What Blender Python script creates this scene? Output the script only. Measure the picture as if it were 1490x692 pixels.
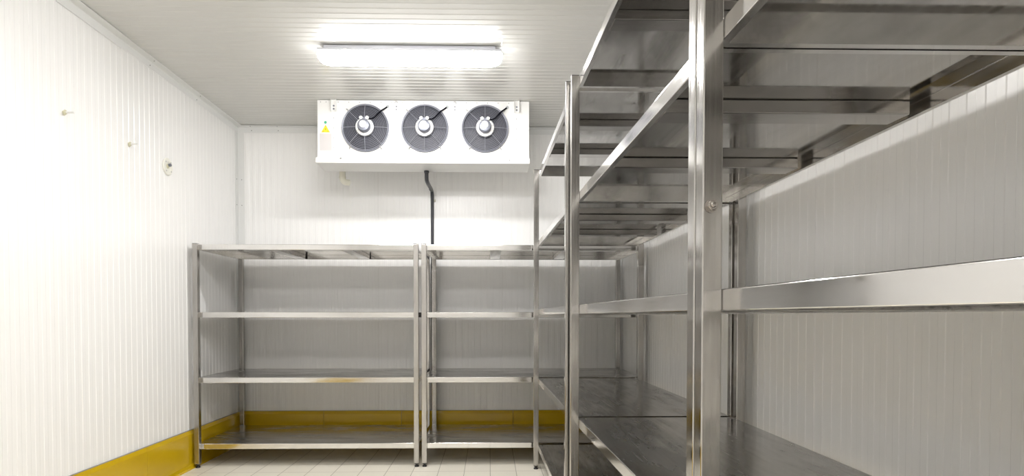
import bpy, bmesh, math
from mathutils import Vector, Matrix

# ------------------------------------------------------------------ scene, camera, light, exposure
sc = bpy.context.scene
for _o in list(bpy.data.objects):
    bpy.data.objects.remove(_o)
COL = sc.collection

F_PX, CX, CY = 845.7, 729.05, 477.86          # focal length and principal point of the 1490x692 frame
YAW, PITCH = 0.0202, -0.0216
cam_d = bpy.data.cameras.new('camera')
cam = bpy.data.objects.new('camera', cam_d)
COL.objects.link(cam)
sc.camera = cam
cam_d.sensor_fit = 'HORIZONTAL'
cam_d.sensor_width = 36.0
cam_d.lens = F_PX * 36.0 / 1490.0
cam_d.shift_x = (745.0 - CX) / 1490.0
cam_d.shift_y = (CY - 346.0) / 1490.0
cam_d.clip_start = 0.02
_f = Vector((math.sin(YAW) * math.cos(PITCH), math.cos(YAW) * math.cos(PITCH), math.sin(PITCH)))
_r = Vector((math.cos(YAW), -math.sin(YAW), 0))
_u = _r.cross(_f)
cam.matrix_world = Matrix(((_r.x, _u.x, -_f.x, 0), (_r.y, _u.y, -_f.y, 0), (_r.z, _u.z, -_f.z, 1.2), (0, 0, 0, 1)))

LAMP = 86.0                                    # radiance of the lit diffusers
LAMP_COL = (1.0, 0.985, 0.975)
sc.view_settings.view_transform = 'Standard'
sc.view_settings.look = 'None'
sc.view_settings.gamma = 1.0
sc.view_settings.use_curve_mapping = False
sc.view_settings.exposure = 0.0
sc.cycles.max_bounces = 16
sc.cycles.diffuse_bounces = 8
sc.cycles.glossy_bounces = 8
w = bpy.data.worlds.new('world')
sc.world = w
w.use_nodes = True
w.node_tree.nodes['Background'].inputs[0].default_value = (0.9, 0.95, 1, 1)
w.node_tree.nodes['Background'].inputs[1].default_value = 0.2

# room dimensions (metres)
XL, XR, YB, YF, H, HB = -2.374, 1.266, 5.570, -1.3, 2.985, 0.296
PANEL = 1.182

# ------------------------------------------------------------------ materials
def new_mat(name):
    m = bpy.data.materials.new(name)
    m.use_nodes = True
    return m, m.node_tree.nodes, m.node_tree.links, m.node_tree.nodes['Principled BSDF']

def plain(name, col, rough=0.5, metal=0.0, spec=0.5, coat=0.0):
    m, n, l, b = new_mat(name)
    b.inputs['Base Color'].default_value = (*col, 1)
    b.inputs['Roughness'].default_value = rough
    b.inputs['Metallic'].default_value = metal
    b.inputs['Specular IOR Level'].default_value = spec
    b.inputs['Coat Weight'].default_value = coat
    b.inputs['Coat Roughness'].default_value = 0.08
    return m

def noise(n, l, scale, vec, detail=3.0, rough=0.55):
    t = n.new('ShaderNodeTexNoise')
    t.inputs['Scale'].default_value = scale
    t.inputs['Detail'].default_value = detail
    t.inputs['Roughness'].default_value = rough
    l.new(vec, t.inputs['Vector'])
    return t.outputs['Fac']

def ramp(n, l, src, lo, hi, a=0.3, b=0.7):
    r = n.new('ShaderNodeMapRange')
    r.inputs['From Min'].default_value = a
    r.inputs['From Max'].default_value = b
    r.inputs['To Min'].default_value = lo
    r.inputs['To Max'].default_value = hi
    l.new(src, r.inputs['Value'])
    return r.outputs['Result']

def mapped(n, l, scale):
    c = n.new('ShaderNodeTexCoord')
    mp = n.new('ShaderNodeMapping')
    mp.inputs['Scale'].default_value = scale
    l.new(c.outputs['Object'], mp.inputs['Vector'])
    return mp.outputs['Vector']

def mixcol(n, l, fac, a, b):
    x = n.new('ShaderNodeMix')
    x.data_type = 'RGBA'
    x.inputs['A'].default_value = (*a, 1)
    x.inputs['B'].default_value = (*b, 1)
    l.new(fac, x.inputs['Factor'])
    return x.outputs['Result']

def steel(name, col_a, col_b, r0, r1, grain, grain_rough=0.06, bump=0.0, spots=False):
    """brushed stainless steel: long fine grain (scale per axis), cloudy wiping smears"""
    m, n, l, b = new_mat(name)
    b.inputs['Metallic'].default_value = 1.0
    g = noise(n, l, 1.0, mapped(n, l, grain), 2.0)
    c = noise(n, l, 1.0, mapped(n, l, tuple(max(1.2, min(s, 9)) for s in grain)), 4.0, 0.6)
    l.new(mixcol(n, l, ramp(n, l, c, 0, 1, 0.35, 0.65), col_a, col_b), b.inputs['Base Color'])
    base = ramp(n, l, c, r0, r1, 0.35, 0.68)
    add = n.new('ShaderNodeMath')
    add.operation = 'ADD'
    l.new(base, add.inputs[0])
    l.new(ramp(n, l, g, -grain_rough, grain_rough), add.inputs[1])
    l.new(add.outputs[0], b.inputs['Roughness'])
    if bump:
        bp = n.new('ShaderNodeBump')
        bp.inputs['Strength'].default_value = bump
        bp.inputs['Distance'].default_value = 0.001
        l.new(g, bp.inputs['Height'])
        l.new(bp.outputs['Normal'], b.inputs['Normal'])
    return m

M_POST = steel('post_steel', (0.54, 0.525, 0.505), (0.38, 0.365, 0.345), 0.12, 0.25, (90, 90, 1.6), 0.06, 0.05)
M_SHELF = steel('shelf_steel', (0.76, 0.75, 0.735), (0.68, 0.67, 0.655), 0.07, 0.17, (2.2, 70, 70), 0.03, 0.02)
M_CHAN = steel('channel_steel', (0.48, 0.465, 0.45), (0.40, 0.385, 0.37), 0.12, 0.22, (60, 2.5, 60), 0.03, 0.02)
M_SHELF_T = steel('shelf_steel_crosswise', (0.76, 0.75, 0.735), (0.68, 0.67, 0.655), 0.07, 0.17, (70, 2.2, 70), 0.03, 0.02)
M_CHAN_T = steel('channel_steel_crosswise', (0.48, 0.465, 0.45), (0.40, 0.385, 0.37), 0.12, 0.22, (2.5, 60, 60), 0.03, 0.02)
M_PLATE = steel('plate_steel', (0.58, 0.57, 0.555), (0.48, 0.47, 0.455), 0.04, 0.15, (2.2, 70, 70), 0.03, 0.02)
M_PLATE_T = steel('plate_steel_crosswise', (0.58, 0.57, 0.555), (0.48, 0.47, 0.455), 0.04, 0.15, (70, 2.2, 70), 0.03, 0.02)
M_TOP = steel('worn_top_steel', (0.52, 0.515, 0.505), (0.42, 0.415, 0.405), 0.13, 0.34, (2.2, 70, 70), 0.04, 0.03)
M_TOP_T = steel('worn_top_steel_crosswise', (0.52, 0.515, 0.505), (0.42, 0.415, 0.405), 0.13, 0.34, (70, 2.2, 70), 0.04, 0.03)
M_BOLT = plain('bolt_steel', (0.46, 0.43, 0.40), 0.2, 1.0)
M_BLACK = plain('black_plastic', (0.012, 0.012, 0.014), 0.4)
M_PIPE = plain('black_pipe', (0.035, 0.036, 0.045), 0.32)
M_WHITE = plain('white_lacquer', (0.80, 0.80, 0.785), 0.28)
M_TRIM = plain('white_trim', (0.79, 0.795, 0.785), 0.35)
M_PVC = plain('cream_pvc', (0.72, 0.70, 0.60), 0.35)
M_GREY = plain('grey_sealant', (0.30, 0.30, 0.29), 0.6)
M_SILIC = plain('silicone', (0.60, 0.575, 0.42), 0.5)
M_GUARD = plain('guard_wire', (0.30, 0.31, 0.36), 0.4, 0.3)
M_ORIF = plain('orifice_dark', (0.035, 0.037, 0.05), 0.4, 0.0, 0.3)
M_GUARDL = plain('guard_spoke', (0.30, 0.31, 0.35), 0.35, 0.5)
M_BLADE = plain('fan_blade_black', (0.006, 0.006, 0.010), 0.6, 0.0, 0.05)
M_COIL = plain('coil_fins', (0.010, 0.010, 0.014), 0.7, 0.0, 0.05)
M_MOTOR = plain('motor_grey', (0.19, 0.20, 0.24), 0.35, 0.4)
M_YELST = plain('sticker_yellow', (0.85, 0.66, 0.03), 0.5)
M_BROWN = plain('sticker_print', (0.42, 0.25, 0.03), 0.6)
M_GREEN = plain('sticker_green', (0.05, 0.36, 0.20), 0.5)
M_PAPER = plain('label_paper', (0.57, 0.545, 0.54), 0.6)
M_ZINC = plain('zinc', (0.55, 0.55, 0.55), 0.3, 0.9)

def panel_mat(name, a, b_, rough):
    m, n, l, b = new_mat(name)
    c = noise(n, l, 1.0, mapped(n, l, (1.5, 1.5, 1.5)), 3.0)
    l.new(mixcol(n, l, ramp(n, l, c, 0, 1), a, b_), b.inputs['Base Color'])
    b.inputs['Roughness'].default_value = rough
    b.inputs['Specular IOR Level'].default_value = 0.5
    return m
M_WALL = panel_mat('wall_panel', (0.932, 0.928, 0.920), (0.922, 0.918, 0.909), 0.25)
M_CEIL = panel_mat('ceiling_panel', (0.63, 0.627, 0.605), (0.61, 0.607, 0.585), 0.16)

def yellow_mat():
    m, n, l, b = new_mat('yellow_skirting')
    c = noise(n, l, 1.0, mapped(n, l, (3, 3, 3)), 4.0)
    l.new(mixcol(n, l, ramp(n, l, c, 0, 1), (0.63, 0.42, 0.004), (0.58, 0.375, 0.004)), b.inputs['Base Color'])
    b.inputs['Roughness'].default_value = 0.25
    return m
M_YEL = yellow_mat()

def tile_mat():
    m, n, l, b = new_mat('floor_tile')
    c = n.new('ShaderNodeTexCoord')
    mp = n.new('ShaderNodeMapping')
    mp.inputs['Location'].default_value = (-0.0066 + 2.0, -4.48 + 8.0, 0)
    l.new(c.outputs['Object'], mp.inputs['Vector'])
    t = n.new('ShaderNodeTexBrick')
    t.offset = 0.0
    t.squash = 1.0
    t.inputs['Scale'].default_value = 1.0
    t.inputs['Brick Width'].default_value = 0.2
    t.inputs['Row Height'].default_value = 0.4
    t.inputs['Mortar Size'].default_value = 0.0022
    t.inputs['Mortar Smooth'].default_value = 0.2
    t.inputs['Bias'].default_value = 0.0
    t.inputs['Color1'].default_value = (0.84, 0.80, 0.70, 1)
    t.inputs['Color2'].default_value = (0.815, 0.775, 0.675, 1)
    t.inputs['Mortar'].default_value = (0.30, 0.27, 0.21, 1)
    l.new(mp.outputs['Vector'], t.inputs['Vector'])
    l.new(t.outputs['Color'], b.inputs['Base Color'])
    b.inputs['Roughness'].default_value = 0.35
    return m
M_TILE = tile_mat()

def lamp_mat():
    m, n, l, b = new_mat('lit_diffuser')
    b.inputs['Base Color'].default_value = (0.9, 0.9, 0.88, 1)
    b.inputs['Emission Color'].default_value = (*LAMP_COL, 1)
    # the tubes sit low in the tray: the underside glows most, the flanks less
    g = n.new('ShaderNodeNewGeometry')
    x = n.new('ShaderNodeSeparateXYZ')
    l.new(g.outputs['Normal'], x.inputs[0])
    l.new(ramp(n, l, x.outputs['Z'], LAMP, LAMP * 0.19, -0.9, -0.05), b.inputs['Emission Strength'])
    b.inputs['Roughness'].default_value = 0.4
    return m
M_LAMP = lamp_mat()

# ------------------------------------------------------------------ helpers
def box(bm, x0, x1, y0, y1, z0, z1, bev=0.0, seg=2):
    v = [bm.verts.new((x, y, z)) for z in (z0, z1) for y in (y0, y1) for x in (x0, x1)]
    fs = [(0, 2, 3, 1), (4, 5, 7, 6), (0, 1, 5, 4), (2, 6, 7, 3), (0, 4, 6, 2), (1, 3, 7, 5)]
    faces = [bm.faces.new([v[i] for i in f]) for f in fs]
    if bev:
        es = list({e for f in faces for e in f.edges})
        bmesh.ops.bevel(bm, geom=es, offset=bev, segments=seg, profile=0.5, affect='EDGES', clamp_overlap=True)

def frame(d):
    d = d.normalized()
    a = Vector((0, 0, 1)) if abs(d.z) < 0.9 else Vector((1, 0, 0))
    u = d.cross(a).normalized()
    return u, d.cross(u).normalized()

def tube(bm, pts, r, seg=12, cap=True, closed=False):
    """round tube through pts; r is one radius or one per point"""
    pts = [Vector(p) for p in pts]
    rs = r if isinstance(r, (list, tuple)) else [r] * len(pts)
    n = len(pts)
    rings = []
    u = None
    for i, p in enumerate(pts):
        if closed:
            d = pts[(i + 1) % n] - pts[i - 1]
        else:
            d = pts[min(i + 1, n - 1)] - pts[max(i - 1, 0)]
        d.normalize()
        if u is None:
            u, _ = frame(d)
        else:
            u = (u - d * u.dot(d)).normalized()
        v = d.cross(u)
        rings.append([bm.verts.new(p + (u * math.cos(2 * math.pi * k / seg) + v * math.sin(2 * math.pi * k / seg)) * rs[i]) for k in range(seg)])
    for i in range(n if closed else n - 1):
        a, b = rings[i], rings[(i + 1) % n]
        for k in range(seg):
            bm.faces.new((a[k], a[(k + 1) % seg], b[(k + 1) % seg], b[k]))
    if cap and not closed:
        bm.faces.new(rings[0][::-1])
        bm.faces.new(rings[-1])

def lathe(bm, prof, c, axis='Z', seg=32, sign=1):
    """revolve (radius, offset) pairs about an axis through c"""
    rings = []
    for r, h in prof:
        ring = []
        for k in range(seg):
            a = 2 * math.pi * k / seg
            ca, sa = math.cos(a) * max(r, 1e-5), math.sin(a) * max(r, 1e-5)
            h2 = h * sign
            if axis == 'Z':
                p = (c[0] + ca, c[1] + sa, c[2] + h2)
            elif axis == 'Y':
                p = (c[0] + ca, c[1] + h2, c[2] + sa)
            else:
                p = (c[0] + h2, c[1] + ca, c[2] + sa)
            ring.append(bm.verts.new(p))
        rings.append(ring)
    for i in range(len(rings) - 1):
        a, b = rings[i], rings[i + 1]
        for k in range(seg):
            bm.faces.new((a[k], a[(k + 1) % seg], b[(k + 1) % seg], b[k]))
    if prof[0][0] > 1e-4:
        bm.faces.new(rings[0][::-1])
    if prof[-1][0] > 1e-4:
        bm.faces.new(rings[-1])

def torus(bm, c, R, r, seg=56, ms=5, sy=1.0):
    tube(bm, [(c[0] + R * math.cos(2 * math.pi * k / seg), c[1], c[2] + R * math.sin(2 * math.pi * k / seg)) for k in range(seg)], r, ms, closed=True)

def prism(bm, poly, d):
    """extrude polygon (list of 3D points) along vector d"""
    a = [bm.verts.new(p) for p in poly]
    b = [bm.verts.new(Vector(p) + Vector(d)) for p in poly]
    n = len(a)
    bm.faces.new(a[::-1])
    bm.faces.new(b)
    for i in range(n):
        bm.faces.new((a[i], a[(i + 1) % n], b[(i + 1) % n], b[i]))

def obj(name, bm, mat, parent=None, smooth=True, loc=None):
    bmesh.ops.recalc_face_normals(bm, faces=bm.faces)
    me = bpy.data.meshes.new(name)
    bm.to_mesh(me)
    bm.free()
    for m in (mat if isinstance(mat, (list, tuple)) else [mat]):
        me.materials.append(m)
    if smooth:
        me.polygons.foreach_set('use_smooth', [True] * len(me.polygons))
        me.set_sharp_from_angle(angle=math.radians(32))
    o = bpy.data.objects.new(name, me)
    COL.objects.link(o)
    if loc:
        o.location = loc
    if parent:
        o.parent = parent
    return o

def thing(name, label, cat, loc=(0, 0, 0), rz=0.0, group=None):
    o = bpy.data.objects.new(name, None)
    COL.objects.link(o)
    o.empty_display_size = 0.1
    o.location = loc
    o.rotation_euler = (0, 0, rz)
    return tag(o, label, cat, group)

def tag(o, label, cat, group=None):
    o['label'] = label
    o['category'] = cat
    if group:
        o['group'] = group
    return o

def struct(o):
    o['kind'] = 'structure'
    return o

def copy_tree(o, parent=None):
    c = o.copy()
    COL.objects.link(c)
    c.parent = parent
    for ch in [x for x in bpy.data.objects if x.parent == o]:
        copy_tree(ch, c)
    return c

# ------------------------------------------------------------------ room shell: ribbed cold-room panels
def rib_profile(s0, s1, joint, depth=0.0018):
    """(s, recess) pairs: 20 shallow ribs per panel, a narrow groove at every panel joint"""
    p = PANEL / 20.0
    out = []
    k = math.floor((s0 - joint) / PANEL)
    while joint + k * PANEL < s1:
        j = joint + k * PANEL
        out += [(j - 0.0022, 0), (j - 0.0008, 0.004), (j + 0.0008, 0.004), (j + 0.0022, 0)]
        for i in range(20):
            a = j + i * p
            if i > 0:
                out.append((a, 0.0))
            out += [(a + 0.43 * p, 0.0), (a + 0.43 * p + 0.003, depth), (a + p - 0.003 - (0.003 if i == 19 else 0), depth)]
            if i == 19:
                out.append((a + p - 0.003, 0.0))
        k += 1
    out = sorted(q for q in out if s0 < q[0] < s1)
    return [(s0, out[0][1])] + out + [(s1, out[-1][1])]

def ribbed(name, prof, place, thick=0.08):
    """extrude the rib profile: place(s, recess, end) gives the 3D point, end 0/1 along the ribs"""
    bm = bmesh.new()
    rows = [[bm.verts.new(place(s, d, e)) for s, d in prof] for e in (0, 1)]
    back = [[bm.verts.new(place(s, thick, e)) for s in (prof[0][0], prof[-1][0])] for e in (0, 1)]
    for i in range(len(prof) - 1):
        bm.faces.new((rows[0][i], rows[0][i + 1], rows[1][i + 1], rows[1][i]))
    bm.faces.new((back[0][0], back[1][0], back[1][1], back[0][1]))
    bm.faces.new((rows[0][0], rows[1][0], back[1][0], back[0][0]))
    bm.faces.new((rows[0][-1], back[0][1], back[1][1], rows[1][-1]))
    for e in (0, 1):
        bm.faces.new([back[e][0], back[e][1]] + rows[e][::-1])
    return bm

Zs = (0.0, H)
struct(obj('wall_left', ribbed('', rib_profile(YF, YB, 3.434), lambda s, d, e: (XL - d, s, Zs[e])), M_WALL, smooth=False))
struct(obj('wall_back', ribbed('', rib_profile(XL - 0.08, XR + 0.08, -1.056), lambda s, d, e: (s, YB + d, Zs[e])), M_WALL, smooth=False))
struct(obj('wall_right', ribbed('', rib_profile(YF, YB, 2.24), lambda s, d, e: (XR + d, s, Zs[e])), M_WALL, smooth=False))
struct(obj('wall_front', ribbed('', rib_profile(XL - 0.08, XR + 0.08, -1.056), lambda s, d, e: (s, YF - d, Zs[e])), M_WALL, smooth=False))
Xs = (XL - 0.08, XR + 0.08)
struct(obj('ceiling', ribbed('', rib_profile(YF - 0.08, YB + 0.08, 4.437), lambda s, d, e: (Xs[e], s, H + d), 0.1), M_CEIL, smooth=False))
bm = bmesh.new()
box(bm, XL - 0.08, XR + 0.08, YF - 0.08, YB + 0.08, -0.1, 0.0)
struct(obj('floor', bm, M_TILE, smooth=False))

# skirting: bevelled top, coved foot, thin grey joints and sealant line
SK = [(0.0, 0.0), (0.046, 0.0), (0.034, 0.012), (0.026, 0.035), (0.024, 0.06), (0.024, 0.27), (0.012, HB), (0.0, HB)]
def skirting(name, cuts, place):
    bm = bmesh.new()
    for a, b in zip(cuts[:-1], cuts[1:]):
        poly = [Vector(place(a + 0.0015, d, z)) for d, z in SK]
        prism(bm, poly, Vector(place(b - 0.0015, 0, 0)) - Vector(place(a + 0.0015, 0, 0)))
    n_y = len(bm.faces)
    poly = [Vector(place(cuts[0], d, z)) for d, z in ((0.0005, 0.0), (0.018, 0.0), (0.018, 0.265), (0.008, HB - 0.002), (0.008, HB + 0.004), (0.0, HB + 0.004))]
    prism(bm, poly, Vector(place(cuts[-1], 0, 0)) - Vector(place(cuts[0], 0, 0)))
    bm.faces.ensure_lookup_table()
    for f in bm.faces[n_y:]:
        f.material_index = 1
    return struct(obj(name, bm, [M_YEL, M_GREY], smooth=False))
skirting('baseboard_left', [YF, -0.72, 0.46, 1.65, 2.84, 4.024, YB], lambda s, d, z: (XL + d, s, z))
skirting('baseboard_back', [XL + 0.047, -1.577, -0.839, 0.227, XR - 0.047], lambda s, d, z: (s, YB - d, z))
skirting('baseboard_right', [YF, 0.4, 1.6, 2.8, 4.0, YB], lambda s, d, z: (XR - d, s, z))

# angle trims where panels meet
TW = 0.055
def angle_trim(name, a, b, n1, n2, w=TW, t=0.0025, screws=()):
    """L-shaped strip from a to b; flanges run along n1 and n2, each lying against its panel"""
    bm = bmesh.new()
    a, b, n1, n2 = Vector(a), Vector(b), Vector(n1), Vector(n2)
    poly = [a, a + n1 * w, a + n1 * w + n2 * t, a + n1 * t * 2 + n2 * t, a + n1 * t + n2 * t * 2, a + n1 * t + n2 * w, a + n2 * w]
    prism(bm, poly, b - a)
    d = (b - a).normalized()
    for s in screws:
        for m, k in ((n1, n2), (n2, n1)):
            c = a + d * s + m * (w * 0.6) + k * (t + 0.0005)
            tube(bm, [c - k * 0.002, c + k * 0.0015], 0.0045, 10)
            bm.faces.ensure_lookup_table()
            for f in bm.faces[-12:]:
                f.material_index = 1
    return struct(obj(name, bm, [M_TRIM, M_GREY], smooth=False))
e = 0.0005
angle_trim('trim_1', (XL + e, YF, H - e), (XL + e, YB, H - e), (0, 0, -1), (1, 0, 0), screws=(2.0, 3.2, 5.45, 6.1))
bm = bmesh.new()      # overlapping trim length nearer the camera
poly = [Vector((XL + 0.003, YF + 0.02, H - 0.0035)) + Vector(q) for q in ((0, 0, 0), (0, 0, -0.058), (0.004, 0, -0.058), (0.004, 0, -0.004), (0.058, 0, -0.004), (0.058, 0, 0))]
prism(bm, poly, (0, 3.83 - YF - 0.02, 0))
struct(obj('trim_2', bm, M_TRIM, smooth=False))
angle_trim('trim_3', (XL + 0.0035, YB - e, H - 0.0035), (XR - 0.0035, YB - e, H - 0.0035), (0, 0, -1), (0, -1, 0), screws=(0.13, 0.38, 2.6))
angle_trim('trim_4', (XL + e, YB - e, HB + 0.01), (XL + e, YB - e, H - TW - 0.006), (1, 0, 0), (0, -1, 0), w=0.06, screws=(1.94, 2.18))
angle_trim('trim_5', (XR - e, YF, H - e), (XR - e, YB, H - e), (0, 0, -1), (-1, 0, 0))
angle_trim('trim_6', (XR - e, YB - e, HB + 0.01), (XR - e, YB - e, H - TW - 0.006), (-1, 0, 0), (0, -1, 0), w=0.06)

# ------------------------------------------------------------------ ceiling lights
def make_light():
    L, X0 = 1.225, 0.6125
    r = thing('ceiling_light', 'long lit tube light on the ceiling in front of the fan unit', 'ceiling light', (-0.525, 3.93, H), 0, 'ceiling lights')
    bm = bmesh.new()
    box(bm, -X0 + 0.045, X0 - 0.045, -0.052, 0.052, -0.030, -0.0012, 0.008)
    box(bm, -X0 + 0.008, X0 - 0.008, -0.066, 0.066, -0.043, -0.028, 0.005)
    obj('housing', bm, plain('lamp_housing', (0.55, 0.56, 0.60), 0.4), r)
    # diffuser: rounded trough narrowing to both ends
    bm = bmesh.new()
    sec = []
    n = 13
    xs = [-X0, -X0 + 0.006, -X0 + 0.02, -X0 + 0.045, -X0 + 0.08, X0 - 0.08, X0 - 0.045, X0 - 0.02, X0 - 0.006, X0]
    sc_ = [0.30, 0.52, 0.75, 0.93, 1.0, 1.0, 0.93, 0.75, 0.52, 0.30]
    for x, s in zip(xs, sc_):
        ring = []
        for k in range(n):
            a = math.pi * k / (n - 1)
            yy = -math.cos(a) * 0.06 * (0.35 + 0.65 * s)
            zz = -0.041 - math.sin(a) ** 0.75 * 0.074 * s
            ring.append(bm.verts.new((x, yy, zz)))
        sec.append(ring)
    for a, b in zip(sec[:-1], sec[1:]):
        for k in range(n - 1):
            bm.faces.new((a[k], a[k + 1], b[k + 1], b[k]))
        bm.faces.new((a[0], b[0], b[-1], a[-1]))
    bm.faces.new(sec[0])
    bm.faces.new(sec[-1][::-1])
    obj('diffuser', bm, M_LAMP, r)
    for x in (-0.42, 0.42):
        for s in (-1, 1):
            bm = bmesh.new()
            box(bm, x - 0.012, x + 0.012, s * 0.064 - 0.006, s * 0.064 + 0.006, -0.056, -0.034, 0.003)
            obj('clip', bm, M_WHITE, r)
    return r
lamp = make_light()
for y, lab in ((2.3, 'tube light on the ceiling midway along the room, out of the picture'), (0.6, 'tube light on the ceiling above the camera, out of the picture')):
    c = copy_tree(lamp)
    c.location = (-0.525, y, H)
    c['label'] = lab

# ------------------------------------------------------------------ stainless racks
PW, T = 0.04, 0.043
BASE = 0.03
def make_post(root, x, y, top, inward):
    """square tube post with black end cap and levelling foot; (x, y) is its low corner"""
    bm = bmesh.new()
    box(bm, 0, PW, 0, PW, BASE, top - 0.003, 0.0025, 2)
    p = obj('post', bm, M_POST, root, smooth=False, loc=(x, y, 0))
    bm = bmesh.new()
    box(bm, 0.001, PW - 0.001, 0.001, PW - 0.001, top - 0.0035, top, 0.0012, 1)
    obj('end_cap', bm, M_BLACK, p)
    bm = bmesh.new()
    lathe(bm, [(0.0175, 0), (0.0182, 0.004), (0.016, 0.009), (0.010, 0.012), (0.010, 0.021), (0.017, 0.022), (0.0185, 0.0305)], (PW / 2, PW / 2, 0), 'Z', 20)
    obj('foot', bm, M_BLACK, p)
    return p

def make_shelf(root, L, w0, w1, ztop, rel=(1 / 3, 2 / 3)):
    """folded pan: plate, lips with return flange all round, hat channels underneath.
    Runs along +x from 0 to L, width along +y from PW; w0/w1 are the widths at its two ends."""
    bm = bmesh.new()
    W = max(w0, w1)
    g = 0.002
    t = 0.002
    zb = ztop - T
    fl = 0.018
    ro = 0.0036
    box(bm, g, L - g, ro, W - ro, ztop - t, ztop, 0)
    for f in bm.faces:
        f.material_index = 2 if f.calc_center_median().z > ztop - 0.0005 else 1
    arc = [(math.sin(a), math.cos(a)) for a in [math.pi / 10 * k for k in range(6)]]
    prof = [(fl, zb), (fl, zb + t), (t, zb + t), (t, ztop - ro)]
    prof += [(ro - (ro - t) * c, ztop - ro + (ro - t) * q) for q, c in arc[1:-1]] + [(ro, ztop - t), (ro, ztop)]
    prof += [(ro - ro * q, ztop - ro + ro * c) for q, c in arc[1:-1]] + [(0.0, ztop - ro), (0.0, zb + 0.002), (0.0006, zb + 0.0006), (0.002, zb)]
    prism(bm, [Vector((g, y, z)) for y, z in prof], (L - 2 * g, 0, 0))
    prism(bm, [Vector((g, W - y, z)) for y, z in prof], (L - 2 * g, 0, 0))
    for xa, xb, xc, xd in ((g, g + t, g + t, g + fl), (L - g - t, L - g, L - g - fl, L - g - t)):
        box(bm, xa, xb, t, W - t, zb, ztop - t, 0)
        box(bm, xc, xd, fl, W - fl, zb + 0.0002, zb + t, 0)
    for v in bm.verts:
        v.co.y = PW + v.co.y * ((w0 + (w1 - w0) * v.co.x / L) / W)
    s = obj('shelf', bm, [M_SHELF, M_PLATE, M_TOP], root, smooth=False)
    for f in rel:
        x = L * f
        bm = bmesh.new()
        wloc = w0 + (w1 - w0) * f
        box(bm, x - 0.044, x + 0.044, PW + 0.021, PW + wloc - 0.03, zb + 0.003, ztop - t - 0.0005, 0.003, 2)
        obj('stiffener', bm, M_CHAN, s, smooth=False)
    return s

def make_rack(name_label, loc, rz, L, w0, w1, top, levels, group, rel=(1 / 3, 2 / 3), mirror=False):
    r = thing('shelving_rack', name_label, 'shelving rack', loc, rz, group)
    for z in levels:
        make_shelf(r, L, w0, w1, z, rel)
    posts = [make_post(r, 0, 0, top, 1), make_post(r, L - PW, 0, top, 1), make_post(r, 0, PW + w0, top, -1), make_post(r, L - PW, PW + w1, top, -1)]
    return r, posts

# two low racks against the back wall (local x = world x, local y = world y)
LV_LOW = (0.184, 0.712, 1.232, 1.768)
rackL, _ = make_rack('low four-shelf steel rack in the left back corner beside the left wall', (-2.330, 4.613, 0), 0, 1.770, 0.797, 0.797, 1.771, LV_LOW, 'low racks along the back wall')
rackM = copy_tree(rackL)
rackM.location = (-0.5375, 4.613, 0)
rackM['label'] = 'low steel rack on the back wall under the black drain pipe, right of its twin'

# three tall racks along the right wall: local x runs away from the camera, local y towards the right wall.
# Built in a mirrored local frame: local (x, y) -> world (y, x)
LV_TALL = (0.185, 0.710, 1.2542, 1.790, 2.331)
def make_tall(label, near, front_near, front_far, L, w0, w1, rel):
    """near = world Y of the near end; front_near/front_far = world X of the front posts' outer face"""
    r = thing('shelving_rack', label, 'shelving rack', (front_near, near, 0), 0, 'tall racks along the right wall')
    sl = (front_far - front_near) / L
    def sw(o):
        me = o.data
        for v in me.vertices:
            x, y, z = v.co
            v.co = (y + sl * x, x, z)
        me.flip_normals()
        if me.materials[0] == M_SHELF:
            me.materials[0], me.materials[1], me.materials[2] = M_SHELF_T, M_PLATE_T, M_TOP_T
        else:
            me.materials[0] = M_CHAN_T
    for z in LV_TALL:
        s = make_shelf(r, L, w0, w1, z, rel)
        sw(s)
        for ch in [c for c in bpy.data.objects if c.parent == s]:
            sw(ch)
    P = []
    for x, y in ((0, 0), (L - PW, 0), (0, PW + w0), (L - PW, PW + w1)):
        P.append(make_post(r, y + sl * x, x, 2.335, 1))
    return r, P
rackC, _ = make_tall('tall five-shelf steel rack at the far end of the right wall row', 2.825, 0.370, 0.345, 1.735, 0.775, 0.776, (0.33, 0.665))
rackB, _ = make_tall('tall five-shelf steel rack in the middle of the right wall row', 1.191, 0.4212, 0.3856, 1.600, 0.715, 0.757, (0.268, 0.63))
rackA, PA = make_tall('tall five-shelf steel rack nearest the camera, running out of the right edge', -0.452, 0.4585, 0.4222, 1.6405, 0.70, 0.715, (0.33, 0.665))
# bolt and nut on the far front post of the near rack
bm = bmesh.new()
bc = (0.0165, -0.0005, 1.418)
lathe(bm, [(0.0135, 0), (0.0135, -0.002), (0.0115, -0.002)], bc, 'Y', 24)
hexp = [(bc[0] + 0.0115 * math.cos(math.radians(60 * k + 8)), bc[1] - 0.002, bc[2] + 0.0115 * math.sin(math.radians(60 * k + 8))) for k in range(6)]
prism(bm, hexp, (0, -0.009, 0))
lathe(bm, [(0.0092, -0.011), (0.0084, -0.0125), (0.0056, -0.0125), (0.0054, -0.0155), (0.0042, -0.0168), (0.0, -0.017)], bc, 'Y', 24)
obj('bolt', bm, M_BOLT, PA[1])

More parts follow.
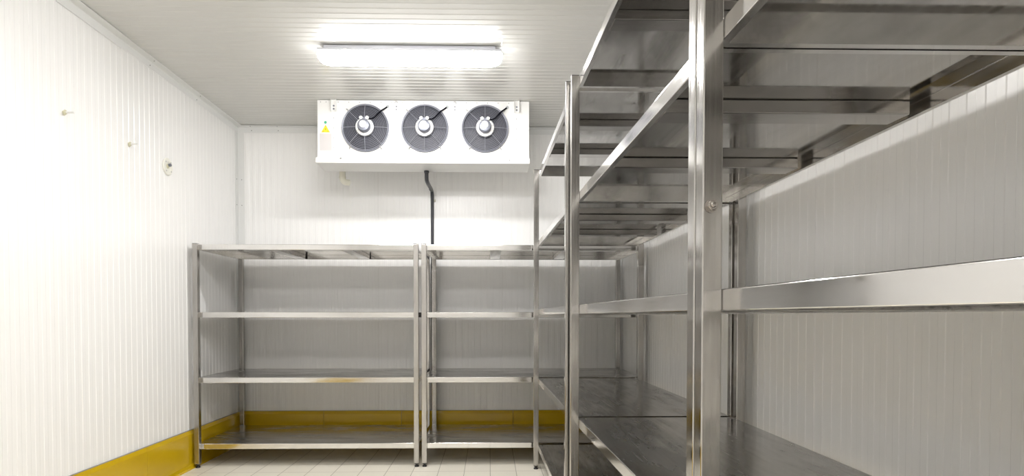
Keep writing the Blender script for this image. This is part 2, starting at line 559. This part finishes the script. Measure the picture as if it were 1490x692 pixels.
# ------------------------------------------------------------------ evaporator (three-fan cooling unit)
EX0, EX1, EY0, EY1, EZ0, EZ1 = -1.416, 0.331, 4.860, 5.310, 2.508, 2.980
ev = thing('evaporator', 'white three-fan cooling unit hung under the ceiling on the back wall', 'cooling unit', (-0.54, EY0, EZ0))
def E(p):
    return Vector(p) - Vector((-0.54, EY0, EZ0))
FANS = [(-1.022, 2.752), (-0.532, 2.752), (-0.034, 2.752)]
FR = 0.178
bm = bmesh.new()
def quad(*ps):
    bm.faces.new([bm.verts.new(E(p)) for p in ps])
edges = [EX0, -0.777, -0.283, EX1]
NS = 72
for (fx, fz), xa, xb in zip(FANS, edges[:-1], edges[1:]):
    inn, out, dep = [], [], []
    angs = sorted([2 * math.pi * k / NS for k in range(NS)] + [math.atan2(zz - fz, xx - fx) % (2 * math.pi) for xx in (xa, xb) for zz in (EZ0, EZ1)])
    for a in angs:
        ca, sa = math.cos(a), math.sin(a)
        tx = ((xb - fx) if ca > 0 else (xa - fx)) / ca if abs(ca) > 1e-9 else 1e9
        tz = ((EZ1 - fz) if sa > 0 else (EZ0 - fz)) / sa if abs(sa) > 1e-9 else 1e9
        t = min(tx, tz)
        inn.append(bm.verts.new(E((fx + FR * ca, EY0, fz + FR * sa))))
        out.append(bm.verts.new(E((fx + t * ca, EY0, fz + t * sa))))
        dep.append(bm.verts.new(E((fx + (FR - 0.012) * ca, EY0 + 0.05, fz + (FR - 0.012) * sa))))
    m = len(angs)
    for k in range(m):
        j = (k + 1) % m
        bm.faces.new((inn[k], inn[j], out[j], out[k]))
        bm.faces.new((inn[k], dep[k], dep[j], inn[j]))
quad((EX0, EY0, EZ0), (EX0, EY1, EZ0), (EX0, EY1, EZ1), (EX0, EY0, EZ1))
quad((EX1, EY0, EZ0), (EX1, EY0, EZ1), (EX1, EY1, EZ1), (EX1, EY1, EZ0))
quad((EX0, EY0, EZ1), (EX0, EY1, EZ1), (EX1, EY1, EZ1), (EX1, EY0, EZ1))
quad((EX0, EY0, EZ0), (EX1, EY0, EZ0), (EX1, EY1, EZ0), (EX0, EY1, EZ0))
quad((EX0, EY1, EZ0), (EX1, EY1, EZ0), (EX1, EY1, EZ1), (EX0, EY1, EZ1))
bmesh.ops.remove_doubles(bm, verts=bm.verts, dist=0.0001)
obj('casing', bm, M_WHITE, ev, smooth=False)
# rows of small rivets on the front
RX = [-1.39, -1.345] + [EX0 + 0.17 + 0.088 * k for k in range(17)]
RP = [(x, EZ1 - 0.016) for x in RX] + [(x, z) for x in (-1.283, 0.226) for z in (2.835, 2.752, 2.67, 2.59)]
bm = bmesh.new()
lathe(bm, [(0.0038, 0.001), (0.0034, -0.0015), (0, -0.002)], (0, 0, 0), 'Y', 10)
rv = obj('rivet', bm, plain('rivet_grey', (0.28, 0.28, 0.28), 0.4), ev, loc=E((RP[0][0], EY0, RP[0][1])))
for x, z in RP[1:]:
    c = rv.copy()
    COL.objects.link(c)
    c.parent = ev
    c.location = E((x, EY0, z))
bm = bmesh.new()
box(bm, *[c for pair in ((EX0 + 0.02 + 0.54, EX1 - 0.02 + 0.54), (0.11, 0.13), (0.02, 0.45)) for c in pair])
obj('coil', bm, M_COIL, ev, smooth=False)
# drip tray: upright front lip, flat bottom, tapering back edge
bm = bmesh.new()
tx0, tx1 = -1.430 + 0.54, 0.338 + 0.54
poly = [(tx0, -0.014, -0.0005), (tx0, -0.014, -0.042), (tx0, -0.011, -0.046), (tx0, 0.275, -0.046), (tx0, 0.40, -0.012), (tx0, 0.40, -0.0005)]
prism(bm, poly, (tx1 - tx0, 0, 0))
tr = obj('drip_tray', bm, M_WHITE, ev, smooth=False)
bv = tr.modifiers.new('fold', 'BEVEL')
bv.width = 0.002
bv.segments = 2
bv.limit_method = 'ANGLE'
bv.angle_limit = math.radians(40)
for x, z in ((-1.224, 2.500), (-0.535, 2.494), (0.166, 2.492)):
    bm = bmesh.new()
    lathe(bm, [(0.008, 0.0), (0.008, -0.003), (0.005, -0.006), (0.0, -0.0065)], E((x, EY0 - 0.014, z)), 'Y', 16)
    obj('screw', bm, M_ZINC, ev)
# mounting brackets: two folded channels, two eye bolts with hole plates
for x in (-1.281, 0.228):
    bm = bmesh.new()
    x += 0.54
    zt, zb = EZ1 - EZ0 + 0.003, 2.885 - EZ0
    box(bm, x - 0.022, x + 0.022, -0.005, -0.001, zb, zt)
    box(bm, x - 0.022, x - 0.019, -0.022, -0.005, zb, zt)
    box(bm, x + 0.019, x + 0.022, -0.022, -0.005, zb, zt)
    b = obj('mounting_bracket', bm, M_WHITE, ev, smooth=False)
    for z in (2.931, 2.906):
        bm = bmesh.new()
        lathe(bm, [(0.007, -0.005), (0.007, -0.0095), (0.004, -0.011), (0, -0.011)], (x, 0, z - EZ0), 'Y', 14)
        obj('bolt', bm, M_MOTOR, b)
for x in (-0.767, -0.284):
    bm = bmesh.new()
    x += 0.54
    box(bm, x - 0.010, x + 0.010, -0.0035, -0.0005, 2.89 - EZ0, EZ1 - EZ0 - 0.004, 0.0012, 1)
    b = obj('hanging_plate', bm, M_WHITE, ev, smooth=False)
    bm = bmesh.new()
    zc = 2.962 - EZ0
    lathe(bm, [(0.012, -0.0035), (0.012, -0.008), (0.006, -0.010), (0.006, -0.018), (0, -0.0185)], (x, 0, zc), 'Y', 16)
    obj('bolt', bm, M_ZINC, b)
    for z in (2.93, 2.905):
        bm = bmesh.new()
        lathe(bm, [(0.0055, -0.003), (0.0055, -0.0055), (0, -0.006)], (x, 0, z - EZ0), 'Y', 12)
        obj('rivet', bm, M_MOTOR, b)

# one fan, then two copies
def make_fan(fx, fz):
    c = (fx + 0.54, 0.0, fz - EZ0)
    bm = bmesh.new()       # dark orifice ring with its flange
    lathe(bm, [(0.196, -0.0005), (0.196, -0.005), (0.186, -0.009), (0.177, -0.006), (0.170, 0.012), (0.166, 0.05), (0.166, 0.085), (0.1695, 0.085), (0.1735, 0.012), (0.180, -0.0005)], (0, 0, 0), 'Y', 64)
    f = obj('fan', bm, M_ORIF, ev, loc=c)
    for b in range(5):     # five swept blades
        bm = bmesh.new()
        a0 = 2 * math.pi * b / 5 + 0.3
        rows = []
        for i in range(9):
            r = 0.048 + (0.160 - 0.048) * i / 8
            w_ = 0.42 + 0.12 * i / 8
            sweep = 0.30 * (i / 8) ** 1.6
            row = []
            for k in range(7):
                q = k / 6
                a = a0 + sweep + (q - 0.5) * w_ * 2
                y = 0.045 + (q - 0.5) * 0.05 * (1.25 - 0.5 * i / 8) + 0.006 * math.sin(math.pi * q)
                row.append((r * math.cos(a), y, r * math.sin(a)))
            rows.append(row)
        fr = [[bm.verts.new(p) for p in row] for row in rows]
        bk = [[bm.verts.new((p[0], p[1] + 0.0025, p[2])) for p in row] for row in rows]
        for i in range(8):
            for k in range(6):
                bm.faces.new((fr[i][k], fr[i][k + 1], fr[i + 1][k + 1], fr[i + 1][k]))
                bm.faces.new((bk[i][k], bk[i + 1][k], bk[i + 1][k + 1], bk[i][k + 1]))
        for i in range(8):
            for k in (0, 6):
                bm.faces.new((fr[i][k], fr[i + 1][k], bk[i + 1][k], bk[i][k]))
        for k in range(6):
            for i in (0, 8):
                bm.faces.new((fr[i][k], fr[i][k + 1], bk[i][k + 1], bk[i][k]))
        obj('fan_blade', bm, M_BLADE, f)
    bm = bmesh.new()
    lathe(bm, [(0.05, 0.015), (0.052, 0.02), (0.052, 0.075), (0.0, 0.075)], (0, 0, 0), 'Y', 32)
    obj('fan_hub', bm, M_BLADE, f)
    bm = bmesh.new()       # wire guard: concentric rings, domed slightly towards the room
    def gy(r):
        return -0.012 - 0.026 * (1 - ((r - 0.05) / 0.142) ** 2)
    n = 11
    for k in range(n):
        r = 0.056 + (0.180 - 0.056) * k / (n - 1)
        torus(bm, (0, gy(r), 0), r, 0.0011, 56, 4)
    torus(bm, (0, -0.012, 0), 0.1915, 0.0042, 64, 8)
    torus(bm, (0, -0.020, 0), 0.183, 0.0024, 64, 6)
    nf = len(bm.faces)     # eight spokes
    for k in range(8):
        a = math.pi * k / 4
        tube(bm, [(r * math.cos(a), gy(r) - 0.002, r * math.sin(a)) for r in (0.044, 0.08, 0.12, 0.16, 0.196)], 0.0022, 6)
    bm.faces.ensure_lookup_table()
    for q in bm.faces[nf:]:
        q.material_index = 1
    obj('guard', bm, [M_GUARD, M_GUARDL], f)
    for k in (1, 3, 5, 7):  # fixing clips outside the ring
        a = math.pi * k / 4 + (0.12 if k in (5,) else -0.12 if k == 7 else 0)
        bm = bmesh.new()
        tube(bm, [((0.188 + q) * math.cos(a), -0.012 + y, (0.188 + q) * math.sin(a)) for q, y in ((0, 0), (0.012, -0.001), (0.022, 0.006), (0.032, 0.008))], [0.005, 0.005, 0.0055, 0.004], 8)
        obj('guard_clip', bm, M_ZINC, f)
    bm = bmesh.new()       # white flange ring with bolt lugs
    lathe(bm, [(0.074, -0.034), (0.074, -0.040), (0.066, -0.045), (0.052, -0.045), (0.050, -0.040), (0.050, -0.034)], (0, 0, 0), 'Y', 40)
    for k in range(8):
        a = math.pi * k / 4 + math.pi / 8
        lathe(bm, [(0.010, -0.044), (0.009, -0.050), (0.0, -0.051)], (0.062 * math.cos(a), 0, 0.062 * math.sin(a)), 'Y', 12)
    obj('motor_flange', bm, M_WHITE, f)
    bm = bmesh.new()       # motor body and a white domed cap that paints in its highlight
    lathe(bm, [(0.051, 0.01), (0.051, -0.045), (0.050, -0.082), (0.046, -0.092), (0.030, -0.096), (0.0, -0.096)], (0, 0, 0), 'Y', 40)
    mt = obj('motor', bm, M_MOTOR, f)
    bm = bmesh.new()
    lathe(bm, [(0.029, -0.0955), (0.029, -0.100), (0.024, -0.104), (0.0, -0.1055)], (-0.002, 0, 0.004), 'Y', 32)
    obj('motor_cap_highlight', bm, M_WHITE, f)
    bm = bmesh.new()       # terminal block with two white glands
    box(bm, -0.026, 0.026, -0.062, -0.036, 0.050, 0.074, 0.004)
    obj('terminal_block', bm, M_MOTOR, f)
    for x in (-0.025, 0.025):
        bm = bmesh.new()
        lathe(bm, [(0.014, -0.036), (0.015, -0.062), (0.013, -0.068), (0, -0.069)], (x, 0, 0.066), 'Y', 18)
        obj('gland', bm, M_WHITE, f)
    bm = bmesh.new()       # cable up to the grommet
    pts = [(0.03, -0.055, 0.058), (0.06, -0.052, 0.060), (0.085, -0.048, 0.075), (0.11, -0.042, 0.105), (0.135, -0.034, 0.132), (0.155, -0.020, 0.150), (0.172, -0.010, 0.166), (0.182, -0.001, 0.176)]
    tube(bm, pts, [0.0055] * 3 + [0.006] * 5, 10)
    obj('cable', bm, M_BLADE, f)
    bm = bmesh.new()
    lathe(bm, [(0.012, -0.0005), (0.011, -0.008), (0.006, -0.010), (0, -0.010)], (0.184, 0, 0.178), 'Y', 16)
    obj('grommet', bm, plain('grommet_grey', (0.42, 0.44, 0.45), 0.5), f)
    return f
fan0 = make_fan(*FANS[0])
for fx, fz in FANS[1:]:
    c = copy_tree(fan0, ev)
    c.location = (fx + 0.54, 0, fz - EZ0)
# stickers
bm = bmesh.new()
t0 = E((-1.350, EY0 - 0.0006, 2.743))
prism(bm, [t0 + Vector(q) for q in ((-0.036, 0, -0.028), (0.036, 0, -0.028), (0.0, 0, 0.036))], (0, -0.0008, 0))
ws = obj('warning_sticker', bm, M_YELST, ev, smooth=False)
bm = bmesh.new()
for pts in (((-0.002, 0.022), (0.003, 0.022), (0.001, 0.014), (-0.002, 0.014)),
            ((-0.004, 0.004), (0.006, 0.006), (0.001, -0.002), (0.006, -0.003), (-0.003, -0.014), (-0.001, -0.006), (-0.006, -0.005)),
            ((-0.024, -0.018), (-0.014, -0.017), (-0.013, -0.022), (-0.025, -0.023)),
            ((0.014, -0.016), (0.023, -0.019), (0.022, -0.023), (0.013, -0.021))):
    prism(bm, [t0 + Vector((x, -0.0009, z)) for x, z in pts], (0, -0.0004, 0))
obj('warning_symbol', bm, M_BROWN, ws, smooth=False)
bm = bmesh.new()
lathe(bm, [(0.0115, -0.0006), (0.0115, -0.0014)], E((-1.351, EY0, 2.797)), 'Y', 24)
obj('round_sticker', bm, M_GREEN, ev)['label'] = 'green round sticker'
bm = bmesh.new()
box(bm, -1.399 + 0.54, -1.300 + 0.54, -0.0014, -0.0006, 2.566 - EZ0, 2.706 - EZ0)
obj('paper_label', bm, M_PAPER, ev, smooth=False)['label'] = 'blank pale rating label'
# cream plastic drain elbow below the left end
bm = bmesh.new()
ex, ey = -1.300 + 0.54, 0.345
arc = [(ex, ey, -0.02), (ex, ey, -0.085)]
for k in range(1, 8):
    a = math.pi / 2 * k / 7
    d = 0.034 * (1 - math.cos(a))
    arc.append((ex + d * 0.75, ey + d * 0.66, -0.085 - 0.034 * math.sin(a)))
arc.append((arc[-1][0] + 0.022, arc[-1][1] + 0.02, arc[-1][2]))
tube(bm, arc, 0.027, 20)
tube(bm, [(ex, ey, -0.072), (ex, ey, -0.086)], 0.030, 20)
obj('drain_elbow', bm, M_PVC, ev)['label'] = 'cream plastic elbow below the tray'

# black drain pipe from the tray to the back wall and down it
pd = thing('drain_pipe', 'black drain pipe running from the cooling unit tray down the back wall', 'pipe', (-0.541, 5.538, 0.302))
def D(p):
    return Vector(p) - Vector((-0.541, 5.538, 0.302))
bm = bmesh.new()
path = [(-0.545, 5.095, 2.4615), (-0.545, 5.095, 2.405), (-0.545, 5.102, 2.388), (-0.545, 5.122, 2.379), (-0.544, 5.20, 2.376), (-0.543, 5.45, 2.384)]
for k in range(0, 7):
    a = math.pi / 2 * k / 6
    path.append((-0.5425, 5.519 + 0.0365 * math.sin(a), 2.347 + 0.037 * math.cos(a)))
path += [(-0.541, 5.5555, 2.2), (-0.541, 5.5555, 0.302)]
tube(bm, [D(p) for p in path], [0.017] * 6 + [0.015] * 7 + [0.0143] * 2, 16)
obj('pipe', bm, M_PIPE, pd)
bm = bmesh.new()
tube(bm, [D((-0.545, 5.095, 2.4615)), D((-0.545, 5.095, 2.445))], 0.0215, 18)
obj('collar', bm, M_PIPE, pd)
bm = bmesh.new()
tube(bm, [D((-0.5425, 5.5545, 2.352)), D((-0.542, 5.5545, 2.315))], 0.0152, 18)
tube(bm, [D((-0.5445, 5.45, 2.3835)), D((-0.5445, 5.475, 2.3838))], 0.018, 18)
obj('pipe_elbow', bm, M_PIPE, pd)
bm = bmesh.new()
box(bm, *[c for a, b in (((-0.5255, -0.5095), -0.541), ((5.554, 5.5692), 5.538), ((2.285, 2.309), 0.302)) for c in (a[0] - b, a[1] - b)], 0.004)
obj('pipe_clip', bm, M_PVC, pd)['label'] = 'small cream pipe clip'

# ------------------------------------------------------------------ small fittings on the left wall
def make_pin(y, z):
    r = thing('wall_pin', 'x', 'wall pin', (XL, y, z), 0, 'white pins on the left wall')
    bm = bmesh.new()
    lathe(bm, [(0.0125, 0.0005), (0.0135, 0.005), (0.011, 0.011), (0.006, 0.015), (0, 0.016)], (0, 0, 0), 'X', 18)
    for v in bm.verts:
        v.co.z = v.co.z * 1.15 + 0.004 * math.sin(v.co.y * 260)
    obj('sealant_blob', bm, M_SILIC, r)
    bm = bmesh.new()
    tube(bm, [(0.012, 0, 0.001), (0.052, 0.001, 0.002)], 0.0058, 10)
    lathe(bm, [(0.0058, 0.052), (0.0074, 0.053), (0.0066, 0.058), (0, 0.059)], (0, 0.001, 0.002), 'X', 12)
    obj('rod', bm, M_WHITE, r)
    return r
pin = make_pin(3.318, 2.335)
pin['label'] = 'white pin with sealant blob on the left wall, farther from the round plate'
p2 = copy_tree(pin)
p2.location = (XL, 3.905, 2.332)
p2['label'] = 'white pin with sealant blob on the left wall, next to the round plate'
pl = thing('wall_plate', 'round white cover plate with a dark bolt on the left wall', 'wall plate', (XL, 4.356, 2.300))
bm = bmesh.new()
lathe(bm, [(0.062, 0.0006), (0.062, 0.009), (0.058, 0.012), (0.036, 0.012), (0.032, 0.0065), (0, 0.0065)], (0, 0, 0), 'X', 40)
obj('plate', bm, plain('plate_white', (0.84, 0.83, 0.76), 0.35), pl)
for a in (50, 140, 230, 320):
    bm = bmesh.new()
    lathe(bm, [(0.0055, 0.0118), (0.005, 0.0145), (0, 0.015)], (0, 0.046 * math.cos(math.radians(a)), 0.046 * math.sin(math.radians(a))), 'X', 12)
    obj('screw', bm, M_ZINC, pl)
bm = bmesh.new()
lathe(bm, [(0.017, 0.0064), (0.015, 0.012), (0.009, 0.014), (0, 0.0145)], (0, -0.004, 0.002), 'X', 18)
obj('sealant', bm, M_SILIC, pl)
bm = bmesh.new()
lathe(bm, [(0.011, 0.012), (0.011, 0.028), (0.008, 0.031), (0, 0.031)], (0, 0.002, 0.012), 'X', 14)
obj('bolt', bm, M_MOTOR, pl)
